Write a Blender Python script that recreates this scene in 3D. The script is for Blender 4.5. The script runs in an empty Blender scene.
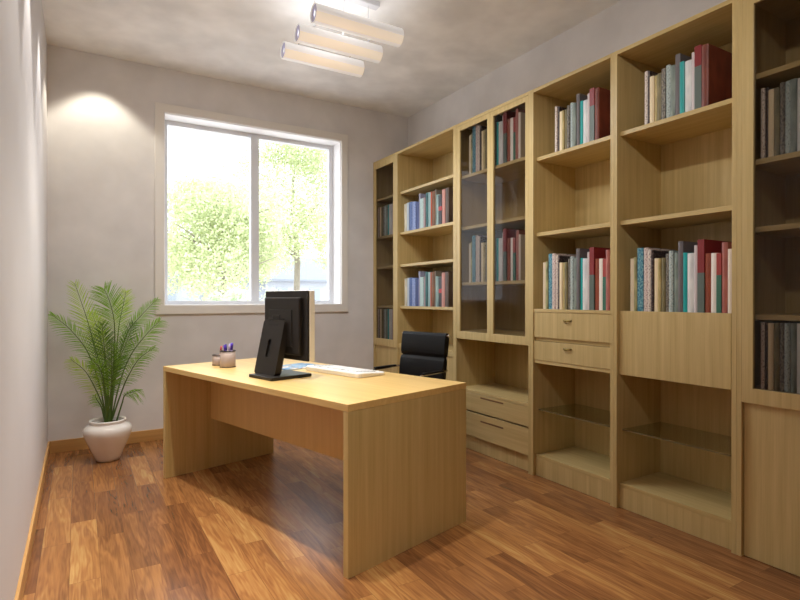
import bpy, bmesh, math, random
from mathutils import Vector, Matrix
random.seed(7)
PI = math.pi
SC = bpy.context.scene
COL = SC.collection

# ------------------------------------------------------------------ materials
def srgb(r, g, b):
    def f(c):
        c /= 255.0
        return c / 12.92 if c <= .04045 else ((c + .055) / 1.055) ** 2.4
    return (f(r), f(g), f(b), 1)

def new_mat(name):
    m = bpy.data.materials.new(name)
    m.use_nodes = True
    nt = m.node_tree
    return m, nt, nt.nodes['Principled BSDF']

def plain(name, col, rough=.5, metal=0, spec=.5, emit=None, es=0, coat=0, trans=0, noise=0, nscale=40, bump=0):
    m, nt, p = new_mat(name)
    p.inputs['Base Color'].default_value = col
    p.inputs['Roughness'].default_value = rough
    p.inputs['Metallic'].default_value = metal
    p.inputs['Specular IOR Level'].default_value = spec
    p.inputs['Coat Weight'].default_value = coat
    p.inputs['Transmission Weight'].default_value = trans
    if emit:
        p.inputs['Emission Color'].default_value = emit
        p.inputs['Emission Strength'].default_value = es
    if noise or bump:
        tc = nt.nodes.new('ShaderNodeTexCoord')
        n = nt.nodes.new('ShaderNodeTexNoise')
        n.inputs['Scale'].default_value = nscale
        n.inputs['Detail'].default_value = 4
        nt.links.new(tc.outputs['Object'], n.inputs['Vector'])
        if noise:
            mx = nt.nodes.new('ShaderNodeMix'); mx.data_type = 'RGBA'
            mx.inputs[6].default_value = [c * (1 - noise) for c in col[:3]] + [1]
            mx.inputs[7].default_value = [min(1, c * (1 + noise)) for c in col[:3]] + [1]
            nt.links.new(n.outputs['Fac'], mx.inputs[0])
            nt.links.new(mx.outputs[2], p.inputs['Base Color'])
        if bump:
            b = nt.nodes.new('ShaderNodeBump')
            b.inputs['Strength'].default_value = bump
            b.inputs['Distance'].default_value = .004
            nt.links.new(n.outputs['Fac'], b.inputs['Height'])
            nt.links.new(b.outputs['Normal'], p.inputs['Normal'])
    return m

def wood(name, axis, c1, c2, rough=.38):
    """maple veneer with fine straight grain along one axis"""
    m, nt, p = new_mat(name)
    tc = nt.nodes.new('ShaderNodeTexCoord')
    mp = nt.nodes.new('ShaderNodeMapping')
    sc = [14, 14, 14]; sc['xyz'.index(axis)] = .5
    mp.inputs['Scale'].default_value = sc
    oi = nt.nodes.new('ShaderNodeObjectInfo')
    ad = nt.nodes.new('ShaderNodeVectorMath'); ad.operation = 'ADD'
    nt.links.new(tc.outputs['Object'], ad.inputs[0])
    nt.links.new(oi.outputs['Random'], ad.inputs[1])
    nt.links.new(ad.outputs[0], mp.inputs['Vector'])
    n = nt.nodes.new('ShaderNodeTexNoise')
    n.inputs['Scale'].default_value = 2.2; n.inputs['Detail'].default_value = 7; n.inputs['Roughness'].default_value = .62
    nt.links.new(mp.outputs[0], n.inputs['Vector'])
    mp2 = nt.nodes.new('ShaderNodeMapping')
    sc2 = [90, 90, 90]; sc2['xyz'.index(axis)] = 1.6
    mp2.inputs['Scale'].default_value = sc2
    nt.links.new(ad.outputs[0], mp2.inputs['Vector'])
    n2 = nt.nodes.new('ShaderNodeTexNoise')
    n2.inputs['Scale'].default_value = 2; n2.inputs['Detail'].default_value = 2
    nt.links.new(mp2.outputs[0], n2.inputs['Vector'])
    mth = nt.nodes.new('ShaderNodeMath'); mth.operation = 'MULTIPLY_ADD'
    nt.links.new(n2.outputs['Fac'], mth.inputs[0]); mth.inputs[1].default_value = .35
    nt.links.new(n.outputs['Fac'], mth.inputs[2])
    r = nt.nodes.new('ShaderNodeValToRGB')
    r.color_ramp.elements[0].position = .48; r.color_ramp.elements[0].color = c1
    r.color_ramp.elements[1].position = .88; r.color_ramp.elements[1].color = c2
    nt.links.new(mth.outputs[0], r.inputs[0])
    nt.links.new(r.outputs[0], p.inputs['Base Color'])
    p.inputs['Roughness'].default_value = rough
    p.inputs['Specular IOR Level'].default_value = .4
    return m

MC1, MC2 = srgb(184, 160, 106), srgb(207, 184, 130)
WZ = wood('maple_vertical', 'z', MC1, MC2)
WY = wood('maple_lengthwise', 'y', MC1, MC2)
DZ = wood('desk_maple_vertical', 'z', srgb(190, 163, 104), srgb(208, 183, 126))
DY = wood('desk_maple_lengthwise', 'y', srgb(212, 175, 108), srgb(228, 194, 128), .33)
BBW = wood('baseboard_wood', 'x', srgb(186, 140, 84), srgb(205, 160, 100))
BBY = wood('baseboard_wood_side', 'y', srgb(186, 140, 84), srgb(205, 160, 100))

def floor_mat():
    m, nt, p = new_mat('teak_plank_floor')
    L = nt.links.new
    tc = nt.nodes.new('ShaderNodeTexCoord')
    mp = nt.nodes.new('ShaderNodeMapping')
    mp.inputs['Rotation'].default_value = (0, 0, PI / 2)
    mp.inputs['Location'].default_value = (.23, .035, 0)
    L(tc.outputs['Object'], mp.inputs['Vector'])
    br = nt.nodes.new('ShaderNodeTexBrick')
    br.offset = .37; br.offset_frequency = 2
    br.inputs['Color1'].default_value = (0, 0, 0, 1); br.inputs['Color2'].default_value = (1, 1, 1, 1)
    br.inputs['Mortar'].default_value = (.35, .35, .35, 1)
    br.inputs['Scale'].default_value = 1
    br.inputs['Mortar Size'].default_value = .0008
    br.inputs['Mortar Smooth'].default_value = .3
    br.inputs['Brick Width'].default_value = .72
    br.inputs['Row Height'].default_value = .118
    L(mp.outputs[0], br.inputs['Vector'])
    sep = nt.nodes.new('ShaderNodeSeparateColor'); L(br.outputs['Color'], sep.inputs[0])
    # each plank shifts the figure of its own grain
    cmb = nt.nodes.new('ShaderNodeCombineXYZ')
    k = nt.nodes.new('ShaderNodeMath'); k.operation = 'MULTIPLY'; k.inputs[1].default_value = 37
    L(sep.outputs[0], k.inputs[0]); L(k.outputs[0], cmb.inputs[2]); L(k.outputs[0], cmb.inputs[0])
    ad = nt.nodes.new('ShaderNodeVectorMath'); ad.operation = 'ADD'
    L(tc.outputs['Object'], ad.inputs[0]); L(cmb.outputs[0], ad.inputs[1])
    m2 = nt.nodes.new('ShaderNodeMapping'); m2.inputs['Scale'].default_value = (11, 1.0, 1)
    L(ad.outputs[0], m2.inputs['Vector'])
    n = nt.nodes.new('ShaderNodeTexNoise'); n.inputs['Scale'].default_value = 1.3; n.inputs['Detail'].default_value = 3
    n.inputs['Distortion'].default_value = .2
    L(m2.outputs[0], n.inputs['Vector'])
    # contour lines of the noise read as cathedral grain
    s = nt.nodes.new('ShaderNodeMath'); s.operation = 'MULTIPLY'; s.inputs[1].default_value = 58
    L(n.outputs['Fac'], s.inputs[0])
    sn = nt.nodes.new('ShaderNodeMath'); sn.operation = 'SINE'; L(s.outputs[0], sn.inputs[0])
    m3 = nt.nodes.new('ShaderNodeMapping'); m3.inputs['Scale'].default_value = (90, 4, 1)
    L(ad.outputs[0], m3.inputs['Vector'])
    n3 = nt.nodes.new('ShaderNodeTexNoise'); n3.inputs['Scale'].default_value = 1.5; n3.inputs['Detail'].default_value = 3
    L(m3.outputs[0], n3.inputs['Vector'])
    # value = .5*plank + .35*noise + .06*sine + .2*fine
    def madd(a, f, b):
        q = nt.nodes.new('ShaderNodeMath'); q.operation = 'MULTIPLY_ADD'
        L(a, q.inputs[0]); q.inputs[1].default_value = f
        if b is None: q.inputs[2].default_value = 0
        else: L(b, q.inputs[2])
        return q.outputs[0]
    v = madd(sep.outputs[0], .26, None)
    v = madd(n.outputs['Fac'], .52, v)
    v = madd(sn.outputs[0], .05, v)
    v = madd(n3.outputs['Fac'], .27, v)
    r = nt.nodes.new('ShaderNodeValToRGB')
    e = r.color_ramp.elements
    e[0].position = .18; e[0].color = srgb(78, 50, 31)
    e[1].position = .86; e[1].color = srgb(194, 154, 96)
    x = e.new(.42); x.color = srgb(124, 80, 48)
    x = e.new(.62); x.color = srgb(160, 110, 64)
    L(v, r.inputs[0])
    mx = nt.nodes.new('ShaderNodeMix'); mx.data_type = 'RGBA'
    L(br.outputs['Fac'], mx.inputs[0]); L(r.outputs[0], mx.inputs[6]); mx.inputs[7].default_value = srgb(100, 66, 42)
    L(mx.outputs[2], p.inputs['Base Color'])
    p.inputs['Roughness'].default_value = .26
    p.inputs['Specular IOR Level'].default_value = .5
    bp = nt.nodes.new('ShaderNodeBump'); bp.inputs['Strength'].default_value = .05; bp.inputs['Distance'].default_value = .001
    L(n3.outputs['Fac'], bp.inputs['Height']); L(bp.outputs[0], p.inputs['Normal'])
    return m

def mottled_light_paint(name, col, amt, scale):  # mottle paints blotchy indirect light into the wall and ceiling colour
    m, nt, p = new_mat(name)
    L = nt.links.new
    tc = nt.nodes.new('ShaderNodeTexCoord')
    n = nt.nodes.new('ShaderNodeTexNoise'); n.inputs['Scale'].default_value = scale; n.inputs['Detail'].default_value = 3
    L(tc.outputs['Object'], n.inputs['Vector'])
    r = nt.nodes.new('ShaderNodeValToRGB')
    r.color_ramp.elements[0].position = .3; r.color_ramp.elements[1].position = .72
    r.color_ramp.elements[0].color = [c * (1 - amt) for c in col[:3]] + [1]
    r.color_ramp.elements[1].color = [min(1, c * (1 + amt)) for c in col[:3]] + [1]
    L(n.outputs['Fac'], r.inputs[0]); L(r.outputs[0], p.inputs['Base Color'])
    p.inputs['Roughness'].default_value = .85
    p.inputs['Specular IOR Level'].default_value = .2
    return m

WALL = mottled_light_paint('wall_paint', srgb(229, 227, 227), .07, 3.2)
LWALL = mottled_light_paint('left_wall_paint', srgb(216, 213, 214), .02, 2)
CEIL = mottled_light_paint('ceiling_paint', srgb(242, 241, 240), .12, 3.0)
FLOOR = floor_mat()
CASING = plain('window_casing_paint', srgb(238, 235, 230), .45)
REVEAL = plain('window_reveal_paint', srgb(250, 250, 251), .5)
UPVC = plain('window_frame_plastic', srgb(225, 227, 231), .4)

def glass_mat(name, tint, refl=1.0, ior=1.5):
    """thin sheet: sees through, reflects by Fresnel, lets light pass"""
    m = bpy.data.materials.new(name); m.use_nodes = True
    nt = m.node_tree; nt.nodes.clear(); L = nt.links.new
    out = nt.nodes.new('ShaderNodeOutputMaterial')
    t = nt.nodes.new('ShaderNodeBsdfTransparent'); t.inputs[0].default_value = tint
    g = nt.nodes.new('ShaderNodeBsdfGlossy'); g.inputs['Roughness'].default_value = .015
    g.inputs['Color'].default_value = (refl, refl, refl, 1)
    f = nt.nodes.new('ShaderNodeFresnel'); f.inputs['IOR'].default_value = ior
    mx = nt.nodes.new('ShaderNodeMixShader')
    ge = nt.nodes.new('ShaderNodeNewGeometry')
    inv = nt.nodes.new('ShaderNodeMath'); inv.operation = 'SUBTRACT'; inv.inputs[0].default_value = 1
    L(ge.outputs['Backfacing'], inv.inputs[1])
    mu = nt.nodes.new('ShaderNodeMath'); mu.operation = 'MULTIPLY'
    L(f.outputs[0], mu.inputs[0]); L(inv.outputs[0], mu.inputs[1])
    L(mu.outputs[0], mx.inputs[0]); L(t.outputs[0], mx.inputs[1]); L(g.outputs[0], mx.inputs[2])
    L(mx.outputs[0], out.inputs[0])
    return m
WGLASS = glass_mat('window_glass', (.97, .98, .98, 1), .7)
SMOKED = glass_mat('smoked_cabinet_glass', (.78, .765, .75, 1), .34, 1.5)
SHELFG = glass_mat('clear_shelf_glass', (.80, .84, .82, 1), .9, 1.5)
GEDGE = plain('polished_glass_edge', srgb(112, 100, 70), .2)

BLACKP = plain('black_plastic', srgb(34, 30, 28), .45, spec=.35)
BLACKD = plain('slot_shade_black', srgb(14, 13, 13), .6)  # near-black that paints the shade inside the stand's slots
CREAMP = plain('cream_bezel_plastic', srgb(243, 241, 236), .45)
WHITEP = plain('white_keyboard_plastic', srgb(240, 238, 234), .4)
KEYP = plain('key_plastic', srgb(226, 226, 226), .45)
KEYG = plain('grey_key_plastic', srgb(176, 178, 182), .45)
SCREEN = plain('dark_screen', srgb(18, 18, 20), .12)
LEATHER = plain('black_leather', srgb(10, 10, 12), .45, spec=.3, bump=.25, nscale=160)
CHROME = plain('chrome', srgb(225, 225, 228), .12, 1)
BRASS = plain('aged_brass', srgb(150, 128, 72), .3, 1)
MESHCUP = plain('cup_taupe', srgb(178, 160, 152), .5, .2)
POT = plain('pot_ceramic', srgb(232, 227, 222), .25, coat=.5, noise=.05, nscale=14)
SOIL = plain('soil', srgb(58, 44, 34), .95, noise=.4, nscale=70, bump=.8)
STEM = plain('palm_stem', srgb(86, 112, 44), .5)
PAGES = plain('book_pages', srgb(205, 196, 178), .8, noise=.12, nscale=200)

def leaf_mat(name, c1, c2, trans=.35):
    m = bpy.data.materials.new(name); m.use_nodes = True
    nt = m.node_tree; nt.nodes.clear(); L = nt.links.new
    out = nt.nodes.new('ShaderNodeOutputMaterial')
    tc = nt.nodes.new('ShaderNodeTexCoord'); n = nt.nodes.new('ShaderNodeTexNoise'); n.inputs['Scale'].default_value = 9
    L(tc.outputs['Object'], n.inputs['Vector'])
    mx = nt.nodes.new('ShaderNodeMix'); mx.data_type = 'RGBA'
    mx.inputs[6].default_value = c1; mx.inputs[7].default_value = c2
    L(n.outputs['Fac'], mx.inputs[0])
    d = nt.nodes.new('ShaderNodeBsdfDiffuse'); t = nt.nodes.new('ShaderNodeBsdfTranslucent')
    g = nt.nodes.new('ShaderNodeBsdfGlossy'); g.inputs['Roughness'].default_value = .4
    L(mx.outputs[2], d.inputs[0]); L(mx.outputs[2], t.inputs[0])
    a = nt.nodes.new('ShaderNodeMixShader'); a.inputs[0].default_value = trans
    L(d.outputs[0], a.inputs[1]); L(t.outputs[0], a.inputs[2])
    b = nt.nodes.new('ShaderNodeMixShader'); b.inputs[0].default_value = .05
    L(a.outputs[0], b.inputs[1]); L(g.outputs[0], b.inputs[2]); L(b.outputs[0], out.inputs[0])
    return m
LEAF_D = leaf_mat('palm_leaf_deep', srgb(66, 104, 30), srgb(104, 146, 48))
LEAF_M = leaf_mat('palm_leaf_mid', srgb(108, 160, 40), srgb(158, 204, 74))
LEAF_L = leaf_mat('palm_leaf_young', srgb(160, 200, 56), srgb(198, 220, 84), .45)

# ------------------------------------------------------------------ mesh helpers
def box(bm, x0, x1, y0, y1, z0, z1, bev=0, seg=2, mi=0):
    vs = [bm.verts.new((x, y, z)) for x in (x0, x1) for y in (y0, y1) for z in (z0, z1)]
    idx = [(0, 1, 3, 2), (4, 6, 7, 5), (0, 4, 5, 1), (2, 3, 7, 6), (0, 2, 6, 4), (1, 5, 7, 3)]
    fs = [bm.faces.new([vs[i] for i in f]) for f in idx]
    for f in fs: f.material_index = mi
    if bev > 0:
        es = list({e for f in fs for e in f.edges})
        bmesh.ops.bevel(bm, geom=es, offset=bev, segments=seg, affect='EDGES', profile=.5)
    return fs

def tube(bm, pts, rad, n=10, cap=True, mi=0):
    pts = [Vector(p) for p in pts]
    rr = rad if isinstance(rad, (list, tuple)) else [rad] * len(pts)
    rings = []
    up = Vector((0, 0, 1))
    t0 = (pts[1] - pts[0]).normalized()
    if abs(t0.dot(up)) > .95: up = Vector((1, 0, 0))
    a = t0.cross(up).normalized()
    for i, p in enumerate(pts):
        if i == 0: t = pts[1] - pts[0]
        elif i == len(pts) - 1: t = pts[-1] - pts[-2]
        else: t = pts[i + 1] - pts[i - 1]
        t.normalize()
        a = (a - t * a.dot(t)).normalized()
        b = t.cross(a)
        rings.append([bm.verts.new(p + (a * math.cos(2 * PI * k / n) + b * math.sin(2 * PI * k / n)) * rr[i]) for k in range(n)])
    for i in range(len(rings) - 1):
        for k in range(n):
            f = bm.faces.new((rings[i][k], rings[i][(k + 1) % n], rings[i + 1][(k + 1) % n], rings[i + 1][k])); f.smooth = True; f.material_index = mi
    if cap:
        bm.faces.new(list(reversed(rings[0]))).material_index = mi
        bm.faces.new(rings[-1]).material_index = mi

def lathe(bm, prof, cx=0, cy=0, n=40, mi=0, closed=True):
    rings = []
    for r, z in prof:
        if r < 1e-6: rings.append([bm.verts.new((cx, cy, z))])
        else: rings.append([bm.verts.new((cx + r * math.cos(2 * PI * k / n), cy + r * math.sin(2 * PI * k / n), z)) for k in range(n)])
    for i in range(len(rings) - 1):
        A, B = rings[i], rings[i + 1]
        for k in range(n):
            q = (k + 1) % n
            if len(A) == 1: v = (A[0], B[q], B[k])
            elif len(B) == 1: v = (A[k], A[q], B[0])
            else: v = (A[k], A[q], B[q], B[k])
            f = bm.faces.new(v); f.smooth = True; f.material_index = mi

def prism(bm, outline, fn, t0, t1, mi=0):
    """extrude a 2-D outline; fn(a,b,t) -> point"""
    A = [bm.verts.new(fn(a, b, t0)) for a, b in outline]
    B = [bm.verts.new(fn(a, b, t1)) for a, b in outline]
    n = len(A)
    fs = [bm.faces.new(A), bm.faces.new(list(reversed(B)))]
    for i in range(n):
        fs.append(bm.faces.new((A[i], B[i], B[(i + 1) % n], A[(i + 1) % n])))
    for f in fs: f.material_index = mi
    return fs

def rrect(w, h, r, n=5, cx=0, cy=0):
    o = []
    for sx, sy, a0 in ((1, 1, 0), (-1, 1, PI / 2), (-1, -1, PI), (1, -1, 1.5 * PI)):
        for i in range(n + 1):
            a = a0 + i * PI / 2 / n
            o.append((cx + sx * (w / 2 - r) + r * math.cos(a), cy + sy * (h / 2 - r) + r * math.sin(a)))
    return o

def root_origin(p):
    v = Vector((0, 0, 0))
    while p is not None:
        v += p.location; p = p.parent
    return v

def obj(name, bm, mats, parent=None, world=True, label=None):
    """link a bmesh as ONE object. world=True: coordinates were given in room space and are moved into the parent's"""
    bmesh.ops.recalc_face_normals(bm, faces=bm.faces)
    if parent is not None and world:
        bmesh.ops.translate(bm, verts=bm.verts, vec=-root_origin(parent))
    me = bpy.data.meshes.new(name); bm.to_mesh(me); bm.free()
    for m in (mats if isinstance(mats, (list, tuple)) else [mats]): me.materials.append(m)
    o = bpy.data.objects.new(name, me); COL.objects.link(o)
    if parent is not None: o.parent = parent
    if label: o['label'] = label
    return o

def thing(name, label, cat, loc=(0, 0, 0), rz=0, group=None):
    o = bpy.data.objects.new(name, None); COL.objects.link(o)
    o.empty_display_size = .1
    o.location = loc; o.rotation_euler = (0, 0, rz)
    o['label'] = label; o['category'] = cat
    if group: o['group'] = group
    return o

def tag(o, label, cat, group=None):
    o['label'] = label; o['category'] = cat
    if group: o['group'] = group
    return o

def struct(name, bm, m, parent=None, kind=True):
    o = obj(name, bm, m, parent)
    if kind: o['kind'] = 'structure'
    return o

def B(): return bmesh.new()

# ------------------------------------------------------------------ room
XL, XR, YB, YF, ZC = -.205, 3.087, 4.993, -1.6, 3.176
bm = B(); box(bm, XL - .2, XR + .2, YF - .2, YB + .3, -.15, 0); struct('floor', bm, FLOOR)
bm = B(); box(bm, XL - .2, XR + .2, YF - .2, YB + .3, ZC, ZC + .2); struct('ceiling', bm, CEIL)
bm = B(); box(bm, XL - .2, XL, YF - .2, YB + .3, 0, ZC); struct('wall_left', bm, LWALL)
bm = B(); box(bm, XR, XR + .2, YF - .2, YB + .3, 0, ZC); struct('wall_right', bm, WALL)
bm = B(); box(bm, XL, XR, YF - .2, YF, 0, ZC); struct('wall_front', bm, WALL)
WX0, WX1, WZ0, WZ1 = .632, 2.286, 1.146, 2.795
bm = B()
box(bm, XL, WX0, YB, YB + .3, 0, ZC); box(bm, WX1, XR, YB, YB + .3, 0, ZC)
box(bm, WX0, WX1, YB, YB + .3, 0, WZ0); box(bm, WX0, WX1, YB, YB + .3, WZ1, ZC)
struct('wall_back', bm, WALL)
bm = B(); box(bm, XL + .013, 2.645, YB - .013, YB, 0, .094, .002); struct('baseboard_back', bm, BBW)
bm = B(); box(bm, XL, XL + .013, YF, YB, 0, .094, .002); struct('baseboard_left', bm, BBY)

# window
win = bpy.data.objects.new('window_1', None); COL.objects.link(win); win.location = (1.459, YB, WZ0); win['kind'] = 'structure'
bm = B()
cx0, cx1, cz0, cz1 = .558, 2.354, 1.070, 2.867
box(bm, cx0, WX0, YB - .022, YB - .0005, cz0, cz1, .003); box(bm, WX1, cx1, YB - .022, YB - .0005, cz0, cz1, .003)
box(bm, WX0 - .004, WX1 + .004, YB - .022, YB - .0005, cz0, WZ0, .003); box(bm, WX0 - .004, WX1 + .004, YB - .022, YB - .0005, WZ1, cz1, .003)
struct('window_casing', bm, CASING, win)
bm = B()
box(bm, WX0, WX0 + .006, YB, YB + .18, WZ0, WZ1); box(bm, WX1 - .006, WX1, YB, YB + .18, WZ0, WZ1)
box(bm, WX0, WX1, YB, YB + .18, WZ1 - .006, WZ1)
struct('window_reveal', bm, REVEAL, win)
bm = B(); box(bm, WX0, WX1, YB, YB + .18, WZ0, WZ0 + .006, .001); struct('window_sill', bm, REVEAL, win)
FY = YB + .18
bm = B()
box(bm, WX0, .684, FY, FY + .06, WZ0, WZ1, .004); box(bm, 2.236, WX1, FY, FY + .06, WZ0, WZ1, .004)
box(bm, .68, 2.24, FY + .001, FY + .059, 2.752, WZ1, .003); box(bm, .68, 2.24, FY + .001, FY + .059, WZ0, 1.184, .003)
struct('window_frame', bm, UPVC, win)
bm = B(); box(bm, 1.424, 1.502, FY - .004, FY + .058, 1.17, 2.77, .004); struct('window_mullion', bm, UPVC, win)
bm = B(); box(bm, .675, 1.43, FY + .034, FY + .038, 1.175, 2.76); struct('window_pane', bm, WGLASS, win)
bm = B(); box(bm, 1.495, 2.245, FY + .022, FY + .026, 1.175, 2.76); struct('window_pane', bm, WGLASS, win)

# ------------------------------------------------------------------ bookcase wall
FX, BX, TOPZ, TH = 2.655, 3.08, 2.6266, .0225
def unit(name, label, cat, y0, y1):
    t = thing(name, label, cat, (FX, (y0 + y1) / 2, 0), group='maple bookcase units along the right wall')
    for a, b in ((y0 + .0004, y0 + TH), (y1 - TH, y1 - .0004)):
        bm = B(); box(bm, FX, BX, a, b, 0, TOPZ, .0006); obj('side_panel', bm, WZ, t)
    bm = B(); box(bm, BX - .012, BX, y0 + TH, y1 - TH, .02, TOPZ - TH); obj('back_panel', bm, WZ, t)
    bm = B(); box(bm, FX + .001, BX - .012, y0 + TH, y1 - TH, TOPZ - TH, TOPZ, .001); obj('top_panel', bm, WY, t)
    return t, y0 + TH, y1 - TH
def shelf(t, a, b, ztop, sx=.03, th=.0245, name='shelf'):
    bm = B(); box(bm, FX + sx, BX - .012, a, b, ztop - th, ztop, .0015); return obj(name, bm, WY, t)
def plinth(t, a, b, z1, sx=.03):
    bm = B(); box(bm, FX + sx + .004, FX + sx + .024, a, b, .001, z1); return obj('plinth', bm, WZ, t)
def glazed_door(t, a, b, z0, z1, ga, gb, gz0, gz1, hinge=None):
    """frame with a smoked pane; returns frame"""
    bm = B(); x0, x1 = FX + .0005, FX + .021
    box(bm, x0, x1, a, ga, z0, z1, .0015); box(bm, x0, x1, gb, b, z0, z1, .0015)
    box(bm, x0, x1, ga - .001, gb + .001, z0, gz0, .0015); box(bm, x0, x1, ga - .001, gb + .001, gz1, z1, .0015)
    d = obj('door', bm, WZ, t)
    bm = B(); box(bm, x0 + .010, x0 + .014, ga - .008, gb + .008, gz0 - .008, gz1 + .008); obj('glass_pane', bm, SMOKED, d, label='smoked glass pane')
    return d
def recess_door(t, a, b, z0, z1):
    bm = B(); box(bm, FX + .02, FX + .04, a + .001, b - .001, z0, z1, .0015); return obj('door', bm, WZ, t)

# A and F: narrow glazed cabinets
UA, a, b = unit('display_cabinet', 'narrow maple cabinet with smoked glass door in the far corner by the window wall', 'cabinet', 4.514, 4.988)
for z in (2.24, 1.846, 1.535, 1.132): shelf(UA, a, b, z)
glazed_door(UA, a, b, .725, 2.602, 4.576, 4.938, .796, 2.546)
shelf(UA, a, b, .79, .022, .065, 'cabinet_floor'); recess_door(UA, a, b, .09, .724); plinth(UA, a, b, .085)
UF, a, b = unit('display_cabinet', 'narrow maple cabinet with smoked glass door nearest the camera, cut by the photo edge', 'cabinet', .886, 1.3595)
for z in (2.24, 1.846, 1.535, 1.132): shelf(UF, a, b, z)
glazed_door(UF, a, b, .722, 2.602, .934, 1.288, .791, 2.556)
shelf(UF, a, b, .79, .022, .067, 'cabinet_floor'); recess_door(UF, a, b, .002, .722)

# B: open bookcase behind the chair
UB, a, b = unit('bookcase', 'open maple bookcase behind the black chair, with two rows of mostly blue books', 'bookcase', 3.566, 4.514)
for z in (2.24, 1.846, 1.535, 1.132): shelf(UB, a, b, z)
shelf(UB, a, b, .768, .012, .05, 'counter_board')
mid = (a + b) / 2
for q0, q1 in ((a, mid), (mid, b)): recess_door(UB, q0, q1, .12, .7175)
plinth(UB, a, b, .115)

# C: double glass doors, niche and two long drawers
UC, a, b = unit('display_cabinet', 'wide maple cabinet with double smoked glass doors above an open niche and two drawers', 'cabinet', 2.700, 3.566)
for z in (2.20, 1.785, 1.334): shelf(UC, a, b, z)
shelf(UC, a, b, .945, .022, .06, 'cabinet_floor')
glazed_door(UC, 3.1262, b - .001, .880, 2.602, 3.159, 3.499, .940, 2.564)
glazed_door(UC, a + .001, 3.1242, .880, 2.602, 2.755, 3.091, .940, 2.564)
shelf(UC, a, b, .480, .012, .024, 'niche_floor')
def slot_drawer(t, a, b, z0, z1, hy0, hy1, hz):
    bm = B(); x = FX + .012
    box(bm, x, x + .018, a + .001, b - .001, z0, z1, .0012)
    d = obj('drawer', bm, WY, t)
    bm = B()
    box(bm, x - .002, x + .002, hy0, hy1, hz - .007, hz + .005, .001)
    obj('handle', bm, SLOT_SHADE, d, label='dark strip standing for the shade in a slot pull')
SLOT_SHADE = plain('slot_pull_shade', srgb(122, 90, 56), .5)  # brown stands in for the shade inside a recessed slot
slot_drawer(UC, a, b, .318, .454, 2.99, 3.25, .437)
slot_drawer(UC, a, b, .118, .306, 2.99, 3.25, .256)
plinth(UC, a, b, .114, .03)

# D: open bookcase with two small drawers
UD, a, b = unit('bookcase', 'open maple bookcase with two small drawers in the middle and a glass shelf below', 'bookcase', 2.0375, 2.700)
for z in (2.165, 1.652): shelf(UD, a, b, z)
shelf(UD, a, b, 1.134, .004, .020)
def bow_drawer(t, a, b, z0, z1, cy, cz):
    bm = B(); x = FX + .008
    box(bm, x, x + .018, a + .001, b - .001, z0, z1, .0015)
    d = obj('drawer', bm, WZ, t)
    bm = B()
    pts = [(x + .001, cy + .032, cz), (x - .010, cy + .024, cz - .002), (x - .014, cy, cz - .004), (x - .010, cy - .024, cz - .002), (x + .001, cy - .032, cz)]
    tube(bm, pts, [.004, .005, .006, .005, .004], 8)
    obj('handle', bm, BRASS, d, label='small aged brass bow pull')
bow_drawer(UD, a, b, .944, 1.113, 2.385, 1.064)
bow_drawer(UD, a, b, .790, .918, 2.385, .884)
shelf(UD, a, b, .943, .022, .022, 'divider'); shelf(UD, a, b, .789, .012, .022, 'niche_top')
def glass_shelf(t, a, b):
    bm = B(); x0 = FX + .05
    fs = box(bm, x0, BX - .014, a + .001, b - .001, .441, .449)
    for f in fs:
        f.material_index = 1 if abs(f.calc_center_median().x - x0) < 1e-4 else 0
    obj('glass_shelf', bm, [SHELFG, GEDGE], t)
glass_shelf(UD, a, b)
shelf(UD, a, b, .142, .026, .024, 'niche_floor'); plinth(UD, a, b, .118, .022)

# E: widest open bookcase with a big flap
UE, a, b = unit('bookcase', 'open maple bookcase with a wide plain drop flap above a glass shelf', 'bookcase', 1.3595, 2.0375)
for z in (2.165, 1.652): shelf(UE, a, b, z)
shelf(UE, a, b, 1.120, .045, .022)
bm = B(); box(bm, FX + .022, FX + .042, a + .014, b - .001, .768, 1.134, .0015); obj('drop_flap', bm, WZ, UE)
shelf(UE, a, b, .790, .05, .022, 'niche_top')
glass_shelf(UE, a, b)
shelf(UE, a, b, .142, .026, .024, 'niche_floor'); plinth(UE, a, b, .118, .022)

# ------------------------------------------------------------------ books
_cov = {}
def cover_mat(col, style=None, col2=None):
    key = (col, style, col2)
    if key in _cov: return _cov[key]
    m, nt, p = new_mat('book_cover_%d_%d_%d' % col)
    L = nt.links.new
    base = srgb(*col)
    p.inputs['Base Color'].default_value = base
    p.inputs['Roughness'].default_value = .45
    if style:
        tc = nt.nodes.new('ShaderNodeTexCoord'); mp = nt.nodes.new('ShaderNodeMapping')
        L(tc.outputs['Object'], mp.inputs['Vector'])
        n = nt.nodes.new('ShaderNodeTexNoise'); n.inputs['Scale'].default_value = 1; n.inputs['Detail'].default_value = 1
        r = nt.nodes.new('ShaderNodeValToRGB')
        if style == 'print':      # small printed marks down the spine
            mp.inputs['Scale'].default_value = (90, 170, 120); pos = (.52, .70)
        elif style == 'motif':    # speckled cover pattern
            mp.inputs['Scale'].default_value = (70, 110, 80); pos = (.40, .62)
        else:                     # soft mottled cloth
            mp.inputs['Scale'].default_value = (20, 25, 9); pos = (.35, .65)
        r.color_ramp.elements[0].position = pos[0]; r.color_ramp.elements[1].position = pos[1]
        r.color_ramp.elements[0].color = base; r.color_ramp.elements[1].color = srgb(*col2)
        L(mp.outputs[0], n.inputs['Vector']); L(n.outputs['Fac'], r.inputs[0]); L(r.outputs[0], p.inputs['Base Color'])
    _cov[key] = m
    return m

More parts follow.
